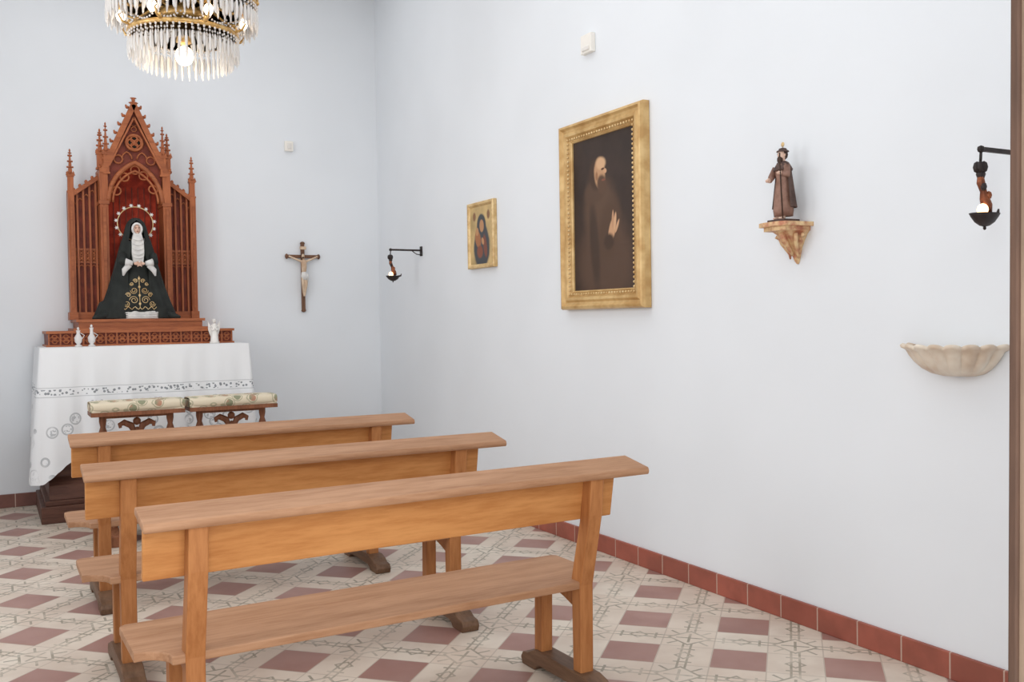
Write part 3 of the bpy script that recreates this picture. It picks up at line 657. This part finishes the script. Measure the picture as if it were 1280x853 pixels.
b=MB()
b.ell((GX-.018,GY,hz-.022),(.014,.015,.02),'hair',10); b.ell((GX+.004,GY,hz+.004),(.022,.022,.026),'hair',12)
for sg in(-1,1): b.ell((GX-.0265,GY+sg*.008,hz+.005),(.002,.003,.002),'black',6)
b.lathe((GX,GY,hz),[(.030,.016),(.028,.022),(.02,.024),(.018,.032),(.006,.036)],'cape',18)
b.tube([(GX-.055,GY-.052,B0+.014),(GX-.07,GY-.052,B0+.25),(GX-.072,GY-.052,B0+.32)],.0035,'hair',6)
b.tube([(GX,GY,hz+.036),(GX,GY,hz+.05)],.002,'goldpale',5); b.ell((GX,GY,hz+.052),(.004,.012,.012),'goldpale',8)
b.build('hair_hat_staff',parent=E)
# ---------------- holy water basin
b=MB(); BY,BZ=2.495,1.245
prof=[(.02,0),(.07,.002),(.11,.012),(.145,.032),(.172,.058),(.192,.085),(.205,.104),(.222,.112),(.226,.122),(.218,.128),(.195,.122),(.17,.09),(.12,.06),(.02,.05)]
vs=[];cols=121
for i,(r,z) in enumerate(prof):
    for k in range(cols):
        q=pi/2+pi*k/(cols-1); fl=abs(cos(q*10+pi/2))**.7; w=min(1,max(0,(z-.003)/.06)); R=r*(1+(.085*fl-.06)*w)
        vs.append((XW+R*cos(q)*.95,BY+R*sin(q),BZ+z+ (.010*(fl-.5)*w if 6<=i<=10 else 0)))
fs=[(i*cols+k,i*cols+k+1,(i+1)*cols+k+1,(i+1)*cols+k) for i in range(len(prof)-1) for k in range(cols-1)]
b.add(vs,fs,'marble',True); b.build('holy_water_basin',loc=(XW,BY,BZ))
# ---------------- chandelier
KX,KY=1.13,6.3
E=empty('crystal_chandelier',(KX,KY,3.5))
g=MB(); c=MB(); lb=MB()
def ring(r,z,t,h=.02):
    g.lathe((KX,KY,0),[(r-t,z-h),(r+t,z-h),(r+t*1.6,z),(r+t,z+h),(r-t,z+h),(r-t,z-h)],'brass',64)
def drops(r,z,n,l,w=.008,var=0):
    for i in range(n):
        q=2*pi*(i+.37*r*10%1)/n; ll=l*(1-(var if i%2 else 0)); x,y=KX+r*cos(q),KY+r*sin(q)
        c.ell((x,y,z-.010),(w*.8,w*.8,.009),'crystal',5,sm=False)
        c.ell((x,y,z-.030),(w*.6,w*.6,.009),'crystal',5,sm=False)
        c.ell((x,y,z-.042-ll*.5),(w,w,ll*.5),'crystal',5,sm=False)
RZ=3.545
ring(.44,RZ,.010,.014); ring(.325,RZ-.215,.008,.012); ring(.24,RZ+.25,.01,.015); ring(.12,RZ-.10,.02,.03)
drops(.45,RZ-.015,72,.13,.011,.25); drops(.42,RZ-.02,56,.12,.009); drops(.33,RZ-.225,58,.12,.010,.2); drops(.29,RZ-.235,44,.15,.009); drops(.24,RZ-.245,34,.16,.009); drops(.25,RZ+.24,40,.12,.008)
drops(.37,RZ-.05,46,.10,.008); drops(.17,RZ-.14,26,.10,.008)
for i in range(14):
    q0=2*pi*i/14; q1=2*pi*(i+1)/14
    for t in range(9):
        u=t/8; q=q0+(q1-q0)*u; c.ell((KX+.335*cos(q),KY+.335*sin(q),RZ-.165-.035*4*u*(1-u)),(.007,.007,.007),'crystal',5,sm=False)
for i in range(18):
    q=2*pi*i/18; x,y=KX+.455*cos(q),KY+.455*sin(q); tx,ty=-sin(q),cos(q)
    for sg in(-1,1):
        g.tube([(x+tx*sg*(.012+.03*sin(t*.6)*(1-t/12)),y+ty*sg*(.012+.03*sin(t*.6)*(1-t/12)),RZ+.015+.055*(1-cos(t*.42))/2) for t in range(9)],[.006-.0004*t for t in range(9)],'brass',5)
    g.ell((x,y,RZ+.045),(.012,.012,.022),'brass',8); g.ell((x,y,RZ+.0),(.014,.014,.014),'brass',8)
for i in range(8):
    q=2*pi*i/8+.2; r0,r1=.03,.44
    g.tube([(KX+(r0+(r1-r0)*t/12)*cos(q),KY+(r0+(r1-r0)*t/12)*sin(q),RZ-.12+.06*sin(t/12*2*pi)+.12*t/12) for t in range(13)],[.009]*13,'brass',6)
    g.tube([(KX+.44*cos(q),KY+.44*sin(q),RZ+.02),(KX+.40*cos(q),KY+.40*sin(q),RZ+.16),(KX+.30*cos(q),KY+.30*sin(q),RZ+.2),(KX+.24*cos(q),KY+.24*sin(q),RZ+.25)],.007,'brass',6)
    g.tube([(KX+.33*cos(q),KY+.33*sin(q),RZ-.21),(KX+.38*cos(q),KY+.38*sin(q),RZ-.195),(KX+.40*cos(q),KY+.40*sin(q),RZ-.16),(KX+.375*cos(q),KY+.375*sin(q),RZ-.14)],[.009,.008,.006,.003],'brass',6)
    g.ell((KX+.335*cos(q),KY+.335*sin(q),RZ-.195),(.014,.014,.02),'brass',8)
for i in range(7):
    q=2*pi*i/7+.45; x,y=KX+.37*cos(q),KY+.37*sin(q)
    g.lathe((x,y,RZ-.10),[(.008,.05),(.03,.03),(.034,.02),(.014,.015),(.013,-.01)],'brass',12)
    lb.ell((x,y,RZ-.145),(.028,.028,.036),'bulb',14)
g.lathe((KX,KY,0),[(.01,RZ-.28),(.05,RZ-.26),(.03,RZ-.17),(.05,RZ-.10),(.02,RZ-.05),(.035,RZ+.02),(.014,RZ+.1),(.03,RZ+.25),(.012,RZ+.35),(.03,RZ+.42),(.008,RZ+.5)],'brass',20)
lb.ell((KX,KY,RZ-.345),(.056,.056,.062),'bulb',20)
for i in range(int((H-RZ-.5)/.045)+1):
    z=RZ+.52+.045*i
    if z<H-.03: g.tube([(KX+(.012*cos(t*pi/4) if i%2 else 0),KY+(0 if i%2 else .012*cos(t*pi/4)),z+.028*sin(t*pi/4)) for t in range(8)],.004,'brass',5,True)
g.lathe((KX,KY,0),[(.01,H-.06),(.05,H-.03),(.06,H)],'brass',20)
g.build('gilt_frame',parent=E); c.build('crystal_drops',parent=E); lb.build('bulbs',parent=E)
# ---------------- lights
def area(name,loc,rot,sx,sy,p,col=(1,1,1)):
    l=bpy.data.lights.new(name,'AREA'); l.shape='RECTANGLE'; l.size=sx; l.size_y=sy; l.energy=p; l.color=col
    o=bpy.data.objects.new(name,l); o.location=loc; o.rotation_euler=rot; bpy.context.collection.objects.link(o)
area('daylight_door',(.55,.6,1.7),(pi/2,0,0),1.9,2.7,58,(1,.995,.98))
area('added_window_light_1',(XL-.05,2.9,2.45),(0,-pi/2,0),2.2,1.3,29,(.98,.99,1))  # soft lamp added at the first invented window
area('added_window_light_2',(XL-.05,5.9,2.45),(0,-pi/2,0),2.2,1.3,36,(.98,.99,1))  # soft lamp added at the second invented window
area('ceiling_fill',(1.13,4.9,H-.05),(0,0,0),3.8,6.8,66,(.99,.99,1))  # unseen fill lamp facing down, added in place of bounced light
l=bpy.data.lights.new('chandelier_glow','POINT'); l.energy=5; l.color=(1,.82,.6); l.shadow_soft_size=.1
o=bpy.data.objects.new('chandelier_glow',l); o.location=(KX,KY,RZ-.52); bpy.context.collection.objects.link(o)
w=bpy.data.worlds.new('sky'); bpy.context.scene.world=w; w.use_nodes=True
w.node_tree.nodes['Background'].inputs[0].default_value=(.9,.95,1,1); w.node_tree.nodes['Background'].inputs[1].default_value=.7
# ---------------- camera
f,y,p_,r=1191.47,.5024,.0223,-.0156
fw=Vector((sin(y)*cos(p_),cos(y)*cos(p_),-sin(p_))); rt=Vector((cos(y),-sin(y),0)); up=rt.cross(fw)
r2=rt*cos(r)+up*sin(r); u2=up*cos(r)-rt*sin(r)
cd=bpy.data.cameras.new('camera'); cd.sensor_width=36; cd.lens=f*36/1280; cd.clip_start=.02
co=bpy.data.objects.new('camera',cd); bpy.context.collection.objects.link(co)
mm=Matrix((r2,u2,-fw)).transposed().to_4x4(); mm.translation=Vector((0,0,1.5)); co.matrix_world=mm
sc=bpy.context.scene; sc.camera=co
sc.view_settings.view_transform='Standard'; sc.view_settings.look='None'; sc.view_settings.exposure=0
